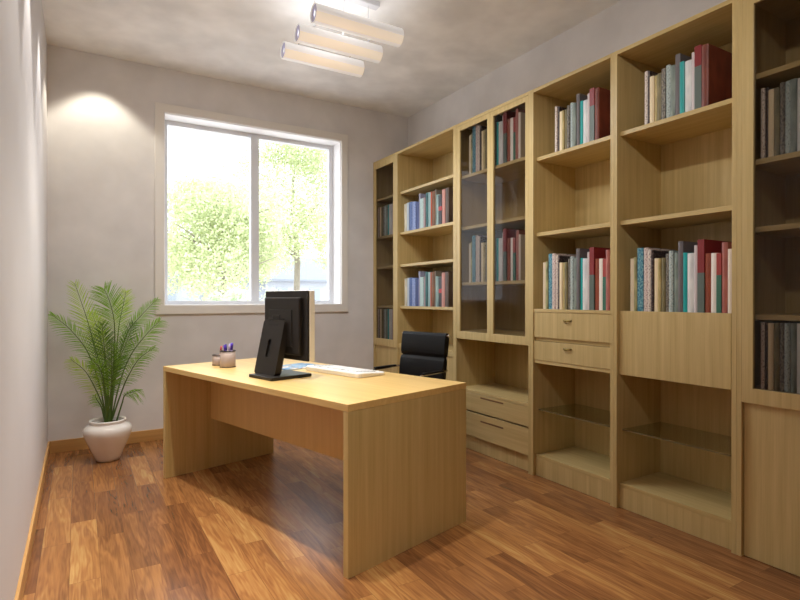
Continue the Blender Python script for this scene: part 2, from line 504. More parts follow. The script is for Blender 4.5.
# width, height, description, short colour, colour, style, 2nd colour, lower-spine colour (split height)
S = [
 (.025, .312, 'pale cream book', 'cream', (222, 208, 182), None, None, None),
 (.019, .318, 'yellow green book', 'yellow green', (186, 180, 130), 'cloth', (110, 112, 80), None),
 (.038, .368, 'tall blue patterned book', 'blue patterned', (42, 112, 140), 'motif', (120, 170, 180), None),
 (.029, .367, 'pinkish printed book', 'pinkish', (212, 196, 190), 'print', (128, 84, 84), None),
 (.020, .355, 'slim off-white book', 'off-white', (220, 208, 198), 'print', (120, 100, 96), None),
 (.014, .350, 'thin black printed book', 'black', (52, 40, 42), 'print', (120, 106, 102), None),
 (.025, .304, 'short ivory book', 'ivory', (236, 218, 182), None, None, None),
 (.018, .302, 'short beige yellow book', 'beige yellow', (202, 184, 128), 'cloth', (160, 142, 86), None),
 (.024, .304, 'short olive book', 'olive', (132, 122, 86), 'cloth', (98, 92, 62), None),
 (.021, .325, 'grey brown patterned book', 'grey brown', (136, 130, 118), 'motif', (84, 78, 72), None),
 (.024, .338, 'pale blue-grey book', 'pale blue-grey', (176, 190, 188), 'print', (110, 124, 126), None),
 (.027, .326, 'sage green book', 'sage', (138, 152, 144), 'cloth', (104, 118, 112), None),
 (.027, .384, 'tall dark grey book', 'dark grey', (104, 98, 100), None, None, None),
 (.023, .323, 'turquoise book', 'turquoise', (0, 160, 160), None, None, None),
 (.035, .318, 'white book', 'white', (226, 228, 228), 'cloth', (200, 202, 206), None),
 (.018, .356, 'slim pale pink book', 'pale pink', (210, 200, 202), None, None, None),
 (.035, .383, 'tall red and teal-grey book', 'red and teal', (132, 38, 42), None, None, ((92, 106, 100), .215)),
 (.030, .311, 'red-brown book', 'red-brown', (150, 74, 48), 'cloth', (128, 58, 40), None),
 (.029, .310, 'bright white book', 'bright white', (236, 228, 220), None, None, None),
 (.024, .307, 'green book with red top', 'green and red', (158, 58, 54), None, None, ((52, 108, 90), .20)),
 (.028, .359, 'tall brick pink book', 'brick pink', (176, 104, 92), 'cloth', (150, 84, 76), None),
 (.022, .325, 'warm white book', 'warm white', (226, 214, 200), None, None, None),
 (.034, .372, 'tall rust brown book', 'rust', (122, 58, 42), 'cloth', (100, 44, 34), None),
]
T = [
 (.045, .263, 'cream book', 'cream', (208, 200, 176), 'cloth', (178, 172, 150), None),
 (.038, .268, 'pale ice-blue book', 'ice-blue', (178, 190, 200), None, None, None),
 (.057, .269, 'wide blue book', 'blue', (62, 88, 144), 'motif', (92, 116, 168), None),
 (.056, .262, 'light periwinkle book', 'periwinkle', (112, 132, 186), 'motif', (150, 164, 204), None),
 (.051, .252, 'navy book', 'navy', (48, 64, 118), None, None, None),
 (.027, .322, 'tall lilac-grey book', 'lilac-grey', (150, 150, 172), None, None, None),
 (.057, .269, 'mint white book', 'mint white', (178, 202, 198), 'print', (140, 170, 168), None),
 (.030, .271, 'taupe pink book', 'taupe pink', (160, 140, 142), None, None, None),
 (.039, .311, 'dark teal book', 'dark teal', (32, 98, 98), 'cloth', (24, 70, 72), None),
 (.042, .308, 'pale aqua book', 'aqua', (136, 168, 168), None, None, None),
 (.016, .307, 'thin orange-red book', 'orange-red', (194, 92, 62), None, None, None),
 (.046, .306, 'ochre brown book', 'ochre brown', (124, 76, 36), 'cloth', (98, 58, 26), None),
 (.021, .316, 'slim stone-grey book', 'stone-grey', (122, 112, 98), None, None, None),
 (.042, .266, 'pale grey-green book', 'grey-green', (146, 172, 168), 'cloth', (112, 138, 136), None),
 (.048, .255, 'black book with red band', 'black', (34, 32, 34), None, None, 'band'),
 (.045, .295, 'dusty pink book', 'dusty pink', (192, 136, 124), None, None, None),
 (.052, .300, 'wide umber brown book', 'umber', (92, 74, 62), 'cloth', (70, 56, 46), None),
]
PAGE_TH = .0022
_first = {}
def book(spec, prev, y_hi, z, phrase, group, scale, shelf_front, jit, maxh):
    w, h, desc, short, col, style, col2, split = spec
    w *= scale; h = min(h, maxh)
    dep = .215 + .05 * ((h - .3) / .08)
    key = (desc, round(scale, 2), round(h, 3))
    lab = (desc + ' beside ' + prev + ' one, ' + phrase) if prev else (desc + ' at left end, ' + phrase)
    loc = (shelf_front + .002 + jit, y_hi - w / 2, z + .0004)
    if key in _first:
        src = _first[key]
        c = src.copy(); COL.objects.link(c)
        c.location = loc
        tag(c, lab, 'book', group)
        for ch in src.children:
            d = ch.copy(); COL.objects.link(d); d.parent = c
        return c
    W = w / 2 - .0004
    bm = B()
    def seg(z0, z1, mi):     # boards + spine for one height band
        box(bm, .0, .0035, -W, W, z0, z1, 0, 1, mi)
        box(bm, .0035, dep, -W, -W + .0022, z0, z1, 0, 1, mi)
        box(bm, .0035, dep, W - .0022, W, z0, z1, 0, 1, mi)
    mats = [cover_mat(col, style, col2)]
    if split == 'band':
        seg(0, .12, 0); seg(.12, .155, 1); seg(.155, h, 0); mats.append(cover_mat((176, 36, 36)))
    elif split:
        seg(0, split[1], 1); seg(split[1], h, 0); mats.append(cover_mat(split[0]))
    else:
        # slightly rounded spine
        n = 6; out = []
        for i in range(n + 1):
            a = PI * i / n
            out.append((.004 - .004 * math.sin(a), -W + 2 * W * i / n))
        out += [(dep, W), (dep, W - .0022), (.006, W - .0022), (.006, -W + .0022), (dep, -W + .0022), (dep, -W)]
        prism(bm, out, lambda a_, b_, t_: (a_, b_, t_), 0, h)
    o = obj('book', bm, mats)
    o.location = loc
    tag(o, lab, 'book', group)
    bm = B(); box(bm, .0065, dep - .004, -W + .0026, W - .0026, .003, h - .004)
    obj('page_block', bm, PAGES, o, world=False)
    _first[key] = o
    return o

def row(seq, specs, y0, z, phrase, group, scale=1, sf=FX + .03, yend=None, maxh=.5, hs=1.0):
    y = y0; prev = None
    for i, k in enumerate(seq):
        s = specs[k - 1]
        if hs != 1.0: s = (s[0], s[1] * hs) + s[2:]
        w = s[0] * scale
        if yend is not None and y - w < yend: break
        if s[1] > .37: jit = 0.0
        else: jit = random.choice((0, .003, .006))
        book(s, prev, y, z, phrase, group, scale, sf, jit, maxh)
        prev = s[3]; y -= w + .0003

ALL = list(range(1, 23))
UPS = list(range(5, 18)) + [23]
row(ALL, S, 1.966, 1.120, 'row right above the wide flap', 'books above the drop flap', 1.0, FX + .045, yend=1.383)
row(UPS, S, 1.869, 2.165, 'top row above the wide flap', 'books on the upper shelf over the flap', 1.02, hs=.83)
row(ALL, S, 2.622, 1.134, 'row right above the small drawers', 'books above the two small drawers', .985, yend=2.064)
row(UPS, S, 2.518, 2.165, 'top row above the small drawers', 'books on the upper shelf over the small drawers', 1.0, hs=.84)
row(ALL, S, 3.431, 2.200, 'top shelf behind double glass doors', 'books on the top shelf behind double glass doors', 1.06, FX + .03, maxh=.384)
row(ALL, S, 3.431, 1.334, 'lower shelf behind double glass doors', 'books on the lower shelf behind double glass doors', 1.06)
row(range(1, 18), T, 4.421, 1.846, 'upper row behind the chair', 'books on the upper shelf behind the chair', 1.0)
row(range(1, 18), T, 4.421, 1.132, 'lower row behind the chair', 'books on the lower shelf behind the chair', 1.0)
NARROW = [5, 6, 7, 9, 10, 11, 12, 14, 15, 16, 18]
row(NARROW, S, 4.960, 1.846, 'upper row in far narrow cabinet', 'books on the upper shelf of the far narrow cabinet', 1.35, yend=4.545, maxh=.306)
row(NARROW, S, 4.960, .790, 'bottom row in far narrow cabinet', 'books at the bottom of the far narrow cabinet', 1.35, yend=4.545, maxh=.306)
row([5, 6, 7, 9, 10, 11, 12, 15], S, 1.274, 1.846, 'upper row in nearest glazed cabinet', 'books on the upper shelf of the nearest cabinet', .92, yend=1.08, maxh=.32)
row([5, 6, 7, 9, 10, 11, 12, 15], S, 1.274, .790, 'bottom row in nearest glazed cabinet', 'books at the bottom of the nearest cabinet', .92, yend=1.08, maxh=.306)

# ------------------------------------------------------------------ desk (own axes: u across, v along)
DC = Vector((.9918, 2.0932, 0)); ROT = math.radians(15.3824)
DW, DL, DH = .8415, 1.8969, .75
EX = Vector((math.cos(ROT), math.sin(ROT), 0)); EY = Vector((-math.sin(ROT), math.cos(ROT), 0))
def W2(u, v, z=0): return DC + EX * u + EY * v + Vector((0, 0, z))
desk = thing('desk', 'light maple panel desk in the middle of the room with a computer on it', 'desk', W2(0, 0), ROT)
bm = B(); box(bm, 0, DW, 0, DL, DH - .032, DH, .0015); obj('desktop', bm, DY, desk, world=False)
for v0 in (.0005, DL - .0325):
    bm = B(); box(bm, .0005, DW - .0005, v0, v0 + .032, .0005, DH - .032, .001); obj('side_panel', bm, DZ, desk, world=False)
bm = B(); box(bm, .322, .342, .0325, DL - .0325, .353, DH - .032, .001); obj('modesty_panel', bm, wood('modesty_maple', 'z', srgb(198, 162, 102), srgb(210, 175, 114)), desk, world=False)

# computer
def local_thing(name, label, cat, u, v, z, rz=0, group=None): return thing(name, label, cat, W2(u, v, z), ROT + rz, group)
mon = local_thing('computer_monitor', 'black backed flat monitor with cream front edge on slanted stand', 'monitor', .267, .91, DH + .0003)
def mo(name, bm, m, parent=None, label=None):
    # built in desk axes, then moved so that the monitor's origin is at (.267,.91)
    bmesh.ops.translate(bm, verts=bm.verts, vec=(-.267, -.91, -DH))
    return obj(name, bm, m, parent or mon, world=False, label=label)
bm = B(); box(bm, .132, .402, .79, 1.03, DH, DH + .018, .003); mo('base', bm, BLACKP)
# slanted neck slab with a long slot cut through it
bm = B()
zb, zt = DH + .016, 1.078
def slab(a_, b_, t_):
    k = (b_ - zb) / (zt - zb)
    return (.182 + .070 * k + t_, a_, b_)
outer = [(v - 0, z) for v, z in rrect(.215, zt - zb, .018, 4, .950, (zb + zt) / 2)]
A0 = [bm.verts.new(slab(v, z, 0)) for v, z in outer]; A1 = [bm.verts.new(slab(v, z, .042)) for v, z in outer]
slot = [(v, z) for v, z in rrect(.036, .105, .014, 4, .955, .915)]
S0 = [bm.verts.new(slab(v, z, 0)) for v, z in slot]; S1 = [bm.verts.new(slab(v, z, .02)) for v, z in slot]
def loop_edges(vs): return [bm.edges.new((vs[i], vs[(i + 1) % len(vs)])) for i in range(len(vs))]
e = loop_edges(A0) + loop_edges(S0)
bmesh.ops.triangle_fill(bm, use_beauty=True, use_dissolve=False, edges=e)
bm.faces.new(A1)
for P0, P1 in ((A0, A1), (S0, S1)):
    for i in range(len(P0)):
        bm.faces.new((P0[i], P0[(i + 1) % len(P0)], P1[(i + 1) % len(P1)], P1[i]))
f = bm.faces.new(S1)
neck = mo('stand_neck', bm, BLACKP)
bm = B()
prism(bm, rrect(.034, .103, .013, 4, .955, .915), lambda a_, b_, t_: slab(a_, b_, t_), .012, .0195)
mo('cable_slot_shade', bm, BLACKD, neck)  # black plug painting the shade within the cut
bm = B(); prism(bm, rrect(.09, .010, .004, 3, .948, 1.052), lambda a_, b_, t_: slab(a_, b_, t_), -.0008, .004); mo('latch_slot_shade', bm, BLACKD, neck)  # raised black strip drawn as the shade of a narrow slot
bm = B()
tube(bm, [(.281, .87, 1.080), (.281, 1.03, 1.080)], .018, 16); box(bm, .262, .300, .91, .99, 1.02, 1.11, .006)
mo('hinge', bm, BLACKP)
bm = B(); box(bm, .298, .311, .688, 1.118, .852, 1.249, .005); box(bm, .272, .300, .735, 1.09, .882, 1.212, .010, 3)
box(bm, .266, .275, .80, 1.03, .93, 1.14, .004)
rear = mo('rear_housing', bm, BLACKP)
bm = B(); box(bm, .3105, .347, .686, 1.120, .850, 1.251, .006, 3); mo('front_bezel', bm, CREAMP, label='cream front bezel')
bm = B(); box(bm, .3465, .3478, .708, 1.098, .875, 1.230); mo('screen', bm, SCREEN)

kb = local_thing('keyboard', 'white computer keyboard lying on the desk in front of the monitor', 'keyboard', .645, .785, DH + .0003)
bm = B()
out = []
KW, KL = .22, .52
for v, u in rrect(KL, KW, .03, 5):
    # rear edge bows outwards
    if u < 0: u -= .018 * (1 - (2 * v / KL) ** 2)
    out.append((u, v))
bl = [bm.verts.new((u, v, .002)) for u, v in out]
ml = [bm.verts.new((u * 1.0, v, .013 + (.010 if u < 0 else 0))) for u, v in out]
tl = [bm.verts.new((u * .95, v * .98, .017 + (.012 if u < 0 else 0))) for u, v in out]
n = len(out)
for P0, P1 in ((bl, ml), (ml, tl)):
    for i in range(n):
        bm.faces.new((P0[i], P0[(i + 1) % n], P1[(i + 1) % n], P1[i]))
bm.faces.new(list(reversed(bl)))
c = bm.verts.new((0, 0, .023))
for i in range(n): bm.faces.new((tl[i], tl[(i + 1) % n], c))
kcase = obj('keyboard_case', bm, WHITEP, kb, world=False)
bm = B()
for r_ in range(5):
    u = -.062 + r_ * .0285
    z = .0275 - .0022 * r_
    nk = 16
    for k_ in range(nk):
        v = -.215 + (k_ + .5) * .43 / nk
        gap = .0022
        if r_ == 4 and 4 <= k_ <= 8:
            if k_ == 4:
                box(bm, u - .0118, u + .0118, v - .012, v + .43 / nk * 4 + .012, z - .006, z + .0045, .0015, 1)
            continue
        box(bm, u - .0118, u + .0118, v - .43 / nk / 2 + gap, v + .43 / nk / 2 - gap, z - .006, z + .0045, .0015, 1, 1 if k_ in (0, 13, 14, 15) or r_ == 0 and k_ % 5 == 0 else 0)
ko = obj('keys', bm, [KEYP, KEYG], kb, world=False)

def pad_mat():
    m, nt, p = new_mat('printed_mouse_mat')
    L = nt.links.new
    tc = nt.nodes.new('ShaderNodeTexCoord'); n_ = nt.nodes.new('ShaderNodeTexNoise')
    n_.inputs['Scale'].default_value = 9; n_.inputs['Distortion'].default_value = 1.2
    L(tc.outputs['Object'], n_.inputs['Vector'])
    r = nt.nodes.new('ShaderNodeValToRGB')
    e_ = r.color_ramp.elements
    e_[0].position = .38; e_[0].color = srgb(84, 128, 172)
    e_[1].position = .62; e_[1].color = srgb(222, 214, 204)
    x = e_.new(.50); x.color = srgb(140, 172, 198)
    x = e_.new(.56); x.color = srgb(160, 128, 98)
    L(n_.outputs['Fac'], r.inputs[0]); L(r.outputs[0], p.inputs['Base Color'])
    p.inputs['Roughness'].default_value = .6
    return m
bm = B(); prism(bm, rrect(.30, .25, .05, 6), lambda a_, b_, t_: (a_, b_, t_), 0, .004)
pad = obj('mouse_mat', bm, pad_mat()); pad.location = W2(.60, 1.225, DH + .0003); pad.rotation_euler = (0, 0, ROT)
tag(pad, 'blue and white printed mouse mat beside the keyboard, partly behind the monitor', 'mouse mat')

def cup(loc, r, h, label):
    t = thing('pen_cup', label, 'cup', loc, 0, 'pen cups on the desk')
    bm = B(); lathe(bm, [(0, .001), (r - .003, .001), (r - .002, .003), (r - .002, h - .004), (r - .005, h - .004), (r - .005, .006), (0, .006)], n=32); obj('cup_body', bm, MESHCUP, t, world=False)
    for z0, z1 in ((.0, .005), (h - .005, h)):
        bm = B(); lathe(bm, [(r - .004, z0), (r, z0), (r, z1), (r - .004, z1), (r - .004, z0)], n=32); obj('rim' if z0 > 0 else 'foot_ring', bm, BLACKP, t, world=False, label='black ring')
    return t
c1 = Vector((.852, 3.655, DH + .0003)); c2 = Vector((.822, 3.792, DH + .0003))
cup(c1, .052, .110, 'larger taupe pen cup with black rims holding purple pens on the desk')
cup(c2, .042, .072, 'smaller taupe pen cup with a red pen, half behind the larger cup')
PURP = plain('purple_pen_plastic', srgb(84, 52, 190), .3); LAV = plain('lavender_pen_plastic', srgb(190, 176, 226), .3)
NAVYP = plain('dark_violet_pen_plastic', srgb(52, 30, 140), .3)
RED = plain('red_pen_plastic', srgb(196, 44, 60), .3); GREY = plain('grey_green_pen_plastic', srgb(150, 160, 156), .4)
def pen(name, base, off0, off1, ln, m, capm, label, group=None):
    p0 = Vector(base) + Vector((off0[0], off0[1], .0075)); d = Vector((off1[0] - off0[0], off1[1] - off0[1], ln)).normalized()
    bm = B(); tube(bm, [Vector((0, 0, .0)), d * .008, d * (ln * .72)], [.001, .0045, .0045], 10)
    o = obj(name, bm, m); o.location = p0
    tag(o, label, 'pen', group)
    bm = B(); tube(bm, [d * (ln * .70), d * ln], [.0062, .0058], 10); obj('pen_cap', bm, capm, o, world=False)
g = 'pens in the larger cup'
pen('pen', c1, (-.018, -.010), (-.026, -.018), .142, LAV, PURP, 'leftmost purple capped pen in the larger cup', g)
pen('pen', c1, (-.004, .012), (-.008, .018), .143, LAV, NAVYP, 'dark violet pen second from left in the larger cup', g)
pen('pen', c1, (.004, -.014), (.006, -.022), .147, LAV, LAV, 'pale lavender pen in the middle of the larger cup', g)
pen('pen', c1, (.018, -.002), (.020, -.014), .152, LAV, PURP, 'tall purple pen right of the lavender pen in the larger cup', g)
pen('pen', c1, (.020, .014), (.033, .010), .150, LAV, NAVYP, 'rightmost dark violet pen in the larger cup', g)
pen('pen', c2, (.004, -.006), (.014, -.020), .124, RED, RED, 'red pen leaning out of the smaller cup')

# ------------------------------------------------------------------ chair
ch = local_thing('office_chair', 'black leather office chair with chrome armrests behind the desk', 'chair', 1.36, .975, 0)
def co(name, bm, m, parent=None, label=None): return obj(name, bm, m, parent or ch, world=False, label=label)
# origin at seat centre; faces -u (towards the desk); back at u=+.24
def pad_sheet(bm, pts, half, th):
    """upholstered ribbed panel along a profile pts (u,z)"""
    vs = []
    for i, (u, z) in enumerate(pts):
        if i == 0: d = Vector((pts[1][0] - u, pts[1][1] - z))
        elif i == len(pts) - 1: d = Vector((u - pts[-2][0], z - pts[-2][1]))
        else: d = Vector((pts[i + 1][0] - pts[i - 1][0], pts[i + 1][1] - pts[i - 1][1]))
        d.normalize(); nrm = Vector((d.y, -d.x))
        k = th[i] / 2
        vs.append([bm.verts.new((u + s * nrm.x * k, w * half * (1 - (0.02 if s else 0)), z + s * nrm.y * k)) for s, w in ((-1, -1), (-1, 1), (1, 1), (1, -1))])
    for i in range(len(vs) - 1):
        for k in range(4):
            f_ = bm.faces.new((vs[i][k], vs[i][(k + 1) % 4], vs[i + 1][(k + 1) % 4], vs[i + 1][k])); f_.smooth = False
    bm.faces.new(vs[0]); bm.faces.new(list(reversed(vs[-1])))
def cushion(name, p0, p1, half, th, parent=None):
    bm = B(); n_ = 8; pts = []; tt = []
    for i in range(n_ + 1):
        k = i / n_
        pts.append((p0[0] + (p1[0] - p0[0]) * k, p0[1] + (p1[1] - p0[1]) * k))
        tt.append(th * (.45 + .55 * math.sin(PI * min(1, max(0, k))) ** .4) if 0 < i < n_ else th * .45)
    pad_sheet(bm, pts, half, tt)
    bmesh.ops.bevel(bm, geom=[e_ for e_ in bm.edges if e_.calc_face_angle(0) > .6], offset=.008, segments=2, affect='EDGES')
    return co(name, bm, LEATHER, parent)
BK0, BK1 = (.205, .50), (.262, .945)
def bp(k): return (BK0[0] + (BK1[0] - BK0[0]) * k, BK0[1] + (BK1[1] - BK0[1]) * k)
bm = B()
pts = [bp(k / 12) for k in range(13)]
pad_sheet(bm, pts, .214, [.014] * 13)
back = co('backrest', bm, LEATHER)
cushion('back_cushion', bp(.60), bp(1.0), .224, .050, back)
cushion('back_cushion', bp(.20), bp(.585), .224, .046, back)
cushion('back_cushion', bp(0), bp(.185), .224, .040, back)
bm = B(); pad_sheet(bm, [(.19, .455), (.10, .45), (0, .448), (-.12, .455), (-.20, .462), (-.25, .452)], .215, [.015] * 6)
seat = co('seat', bm, LEATHER)
cushion('seat_cushion', (.17, .468), (.035, .464), .212, .045, seat)
cushion('seat_cushion', (.025, .464), (-.105, .468), .212, .045, seat)
cushion('seat_cushion', (-.115, .470), (-.250, .466), .212, .045, seat)
for s in (-1, 1):
    bm = B()
    tube(bm, [(.262 + .026, s * .205, .935), (.250, s * .205, .66), (.232, s * .205, .52), (.180, s * .222, .455), (.12, s * .222, .44), (-.10, s * .222, .442), (-.24, s * .222, .448)], .011, 10)
    fr = co('side_frame', bm, CHROME)
    bm = B(); tube(bm, [(.266, s * .214, .925), (.266, s * .236, .925)], .012, 14); co('frame_bolt', bm, CHROME, fr)
    bm = B()
    tube(bm, [(.232, s * .240, .672), (.10, s * .243, .668), (-.06, s * .243, .664), (-.088, s * .243, .650), (-.085, s * .242, .60), (-.03, s * .238, .48), (.0, s * .230, .445)], .008, 10)
    tube(bm, [(.232, s * .240, .672), (.232, s * .222, .672)], .008, 10)
    ar = co('armrest', bm, CHROME, label='chrome armrest loop with black pad')
    bm = B(); box(bm, -.045, .185, s * .243 - .014, s * .243 + .014, .668, .683, .006, 3); co('arm_pad', bm, LEATHER, ar)
for u_ in (.267, .20):
    pass
bm = B(); tube(bm, [(.258, -.222, .925), (.258, .222, .925)], .008, 10); co('top_rail', bm, CHROME)
bm = B(); box(bm, -.09, .09, -.10, .10, .395, .432, .01); tube(bm, [(0, -.222, .425), (0, .222, .425)], .010, 10); co('tilt_mechanism', bm, BLACKP)
bm = B(); tube(bm, [(0, 0, .40), (0, 0, .22)], .020, 18); tube(bm, [(0, 0, .25), (0, 0, .085)], .028, 18); co('gas_lift', bm, CHROME)
for k_ in range(5):
    a_ = 2 * PI * k_ / 5 + .3
    d = Vector((math.cos(a_), math.sin(a_), 0))
    bm = B(); tube(bm, [d * .02 + Vector((0, 0, .115)), d * .15 + Vector((0, 0, .10)), d * .28 + Vector((0, 0, .074))], [.021, .017, .012], 10)
    lg = co('base_arm', bm, CHROME)
    q = Vector((-d.y, d.x, 0))
    bm = B()
    for s in (-1, 1):
        c0 = d * .28 + Vector((0, 0, .027)) + q * s * .008
        tube(bm, [c0, c0 + q * s * .016], .026, 16)
    tube(bm, [d * .28 + Vector((0, 0, .072)), d * .28 + Vector((0, 0, .03))], .008, 8)
    co('caster', bm, BLACKP, lg)

# ------------------------------------------------------------------ potted palm
PX, PY = .188, 4.57
palm = thing('potted_palm', 'green feathery palm in a round white ceramic pot by the back wall', 'potted plant', (PX, PY, 0))
bm = B()
prof = [(0, .0005), (.080, .0005), (.088, .006), (.098, .03), (.118, .08), (.140, .13), (.160, .175), (.175, .215), (.182, .245), (.178, .272), (.160, .292), (.140, .302),
        (.132, .308), (.132, .318), (.138, .326), (.137, .334), (.128, .338), (.118, .334), (.116, .322), (.116, .300), (0, .300)]
prof = [(r_ * .90, z_ * .90) for r_, z_ in prof]
lathe(bm, prof, PX, PY, 56)
pot = obj('pot', bm, POT, palm, label='round white glazed ceramic pot')
bm = B(); lathe(bm, [(.1036, .271), (.08, .277), (.05, .280), (0, .282)], PX, PY, 32); obj('soil', bm, SOIL, pot)

FR = {
'a': [(0.191, 4.62, 0.322), (0.166, 4.65, 0.612), (0.123, 4.68, 0.774), (0.054, 4.71, 1.057), (-0.023, 4.74, 1.319)],
'b': [(0.204, 4.62, 0.321), (0.225, 4.583, 0.616), (0.233, 4.545, 0.979), (0.205, 4.508, 1.159), (0.161, 4.47, 1.276)],
'c': [(0.179, 4.62, 0.323), (0.138, 4.608, 0.54), (0.061, 4.595, 0.804), (-0.056, 4.583, 0.986), (-0.172, 4.57, 1.094)],
'd': [(0.214, 4.62, 0.319), (0.247, 4.645, 0.648), (0.322, 4.67, 0.929), (0.427, 4.695, 1.072), (0.546, 4.72, 1.198)],
'e': [(0.218, 4.62, 0.319), (0.269, 4.57, 0.574), (0.338, 4.52, 0.776), (0.443, 4.47, 0.936), (0.53, 4.42, 1.037)],
'f': [(0.221, 4.62, 0.319), (0.277, 4.558, 0.495), (0.318, 4.495, 0.62), (0.385, 4.432, 0.752), (0.487, 4.37, 0.842)],
'g': [(0.204, 4.62, 0.321), (0.239, 4.67, 0.645), (0.269, 4.72, 0.97), (0.301, 4.77, 1.135), (0.327, 4.82, 1.262)],
'h': [(0.182, 4.62, 0.323), (0.155, 4.595, 0.4), (0.111, 4.57, 0.528), (0.043, 4.545, 0.674), (-0.048, 4.52, 0.769)],
'i': [(0.272, 4.62, 0.313), (0.284, 4.583, 0.41), (0.3, 4.545, 0.475), (0.346, 4.508, 0.5), (0.402, 4.47, 0.517)],
'j': [(0.191, 4.62, 0.322), (0.185, 4.67, 0.608), (0.16, 4.72, 0.829), (0.126, 4.77, 0.971), (0.091, 4.82, 1.094)],
'k': [(0.165, 4.62, 0.325), (0.151, 4.632, 0.374), (0.134, 4.645, 0.414), (0.117, 4.658, 0.444), (0.105, 4.67, 0.473)],
'l': [(0.204, 4.62, 0.321), (0.188, 4.545, 0.564), (0.169, 4.47, 0.771), (0.154, 4.395, 0.912), (0.142, 4.32, 1.03)],
'm': [(0.211, 4.62, 0.32), (0.228, 4.633, 0.549), (0.274, 4.645, 0.748), (0.321, 4.658, 0.868), (0.368, 4.67, 1.011)],
}
#      width, start fraction, material, leaflet pairs, droop
FP = {'a': (.17, .42, LEAF_L, 44, .3), 'b': (.20, .40, LEAF_M, 44, .35), 'c': (.12, .36, LEAF_M, 40, .5), 'd': (.12, .38, LEAF_M, 42, .5), 'e': (.15, .36, LEAF_M, 42, .6),
      'f': (.11, .34, LEAF_M, 36, .7), 'g': (.13, .45, LEAF_L, 36, .3), 'h': (.13, .38, LEAF_L, 30, .6), 'i': (.09, .45, LEAF_M, 20, 1.2), 'j': (.15, .35, LEAF_L, 40, .3),
      'k': (.08, .30, LEAF_M, 14, .8), 'l': (.14, .34, LEAF_D, 40, .3), 'm': (.13, .32, LEAF_D, 38, .35)}
def catmull(P, t):
    n_ = len(P) - 1; x = min(t * n_, n_ - 1e-6); i = int(x); f_ = x - i
    p0, p1, p2, p3 = P[max(i - 1, 0)], P[i], P[i + 1], P[min(i + 2, n_)]
    return .5 * ((2 * p1) + (p2 - p0) * f_ + (2 * p0 - 5 * p1 + 4 * p2 - p3) * f_ ** 2 + (3 * p1 - p0 - 3 * p2 + p3) * f_ ** 3)
rnd = random.Random(3)
def frond(P, wd, st, mat, npairs, droop):
    P = [Vector(p) for p in P]
    P[0] = Vector((PX + (P[0].x - PX) * .7, PY + (P[0].y - PY) * .7, .272))
    bm = B()
    N_ = 26
    tube(bm, [catmull(P, i / N_) for i in range(N_ + 1)], [.0062 * (1 - .82 * i / N_) + .0006 for i in range(N_ + 1)], 6, mi=1)
    vd = Vector((.04, 1, 0)).normalized()
    for i in range(npairs):
        k = st + (1 - st) * (i + .3) / npairs
        c0 = catmull(P, k); t_ = (catmull(P, min(1, k + .02)) - catmull(P, k - .02)).normalized()
        side = t_.cross(vd).normalized()
        q = (k - st) / (1 - st)
        ln = wd * (math.sin(PI * (.14 + .80 * q)) ** .75) * (.9 + .2 * rnd.random())
        for s in (-1, 1):
            ang = math.radians(52 - 26 * q + rnd.uniform(-5, 5))
            nrm = side.cross(t_).normalized()
            d0 = (t_ * math.cos(ang) + side * s * math.sin(ang) + nrm * rnd.uniform(-.35, .35)).normalized()
            wv = t_.cross(d0).cross(d0).normalized()
            w0 = .0024 * (.7 + .5 * math.sin(PI * q))
            pts = []
            for j in range(5):
                f_ = j / 4
                c = c0 + d0 * ln * f_ + Vector((0, 0, -1)) * ln * droop * .55 * f_ * f_
                c.x = max(c.x, XL + .02); c.y = min(c.y, YB - .015)
                wj = w0 * (.35, 1, .9, .6, .05)[j]
                pts.append((bm.verts.new(c - wv * wj), bm.verts.new(c + wv * wj)))
            for j in range(4):
                fc = bm.faces.new((pts[j][0], pts[j][1], pts[j + 1][1], pts[j + 1][0])); fc.material_index = 0
    return obj('frond', bm, [mat, STEM], palm)
for k_ in FR: frond(FR[k_], *FP[k_])
# a few more inner fronds fill the dense middle
for i in range(5):
    a_ = rnd.uniform(-.5, .5); h_ = rnd.uniform(.72, 1.0); yo = rnd.uniform(-.2, .15)
    P = [(PX + .01 * i - .03, PY, .32), (PX + .02 + a_ * .10, PY + yo * .3, .50), (PX + .03 + a_ * .2, PY + yo * .6, .68), (PX + .03 + a_ * .34, PY + yo, h_)]
    frond(P, .115, .30, (LEAF_D, LEAF_M)[i % 2], 34, .35)

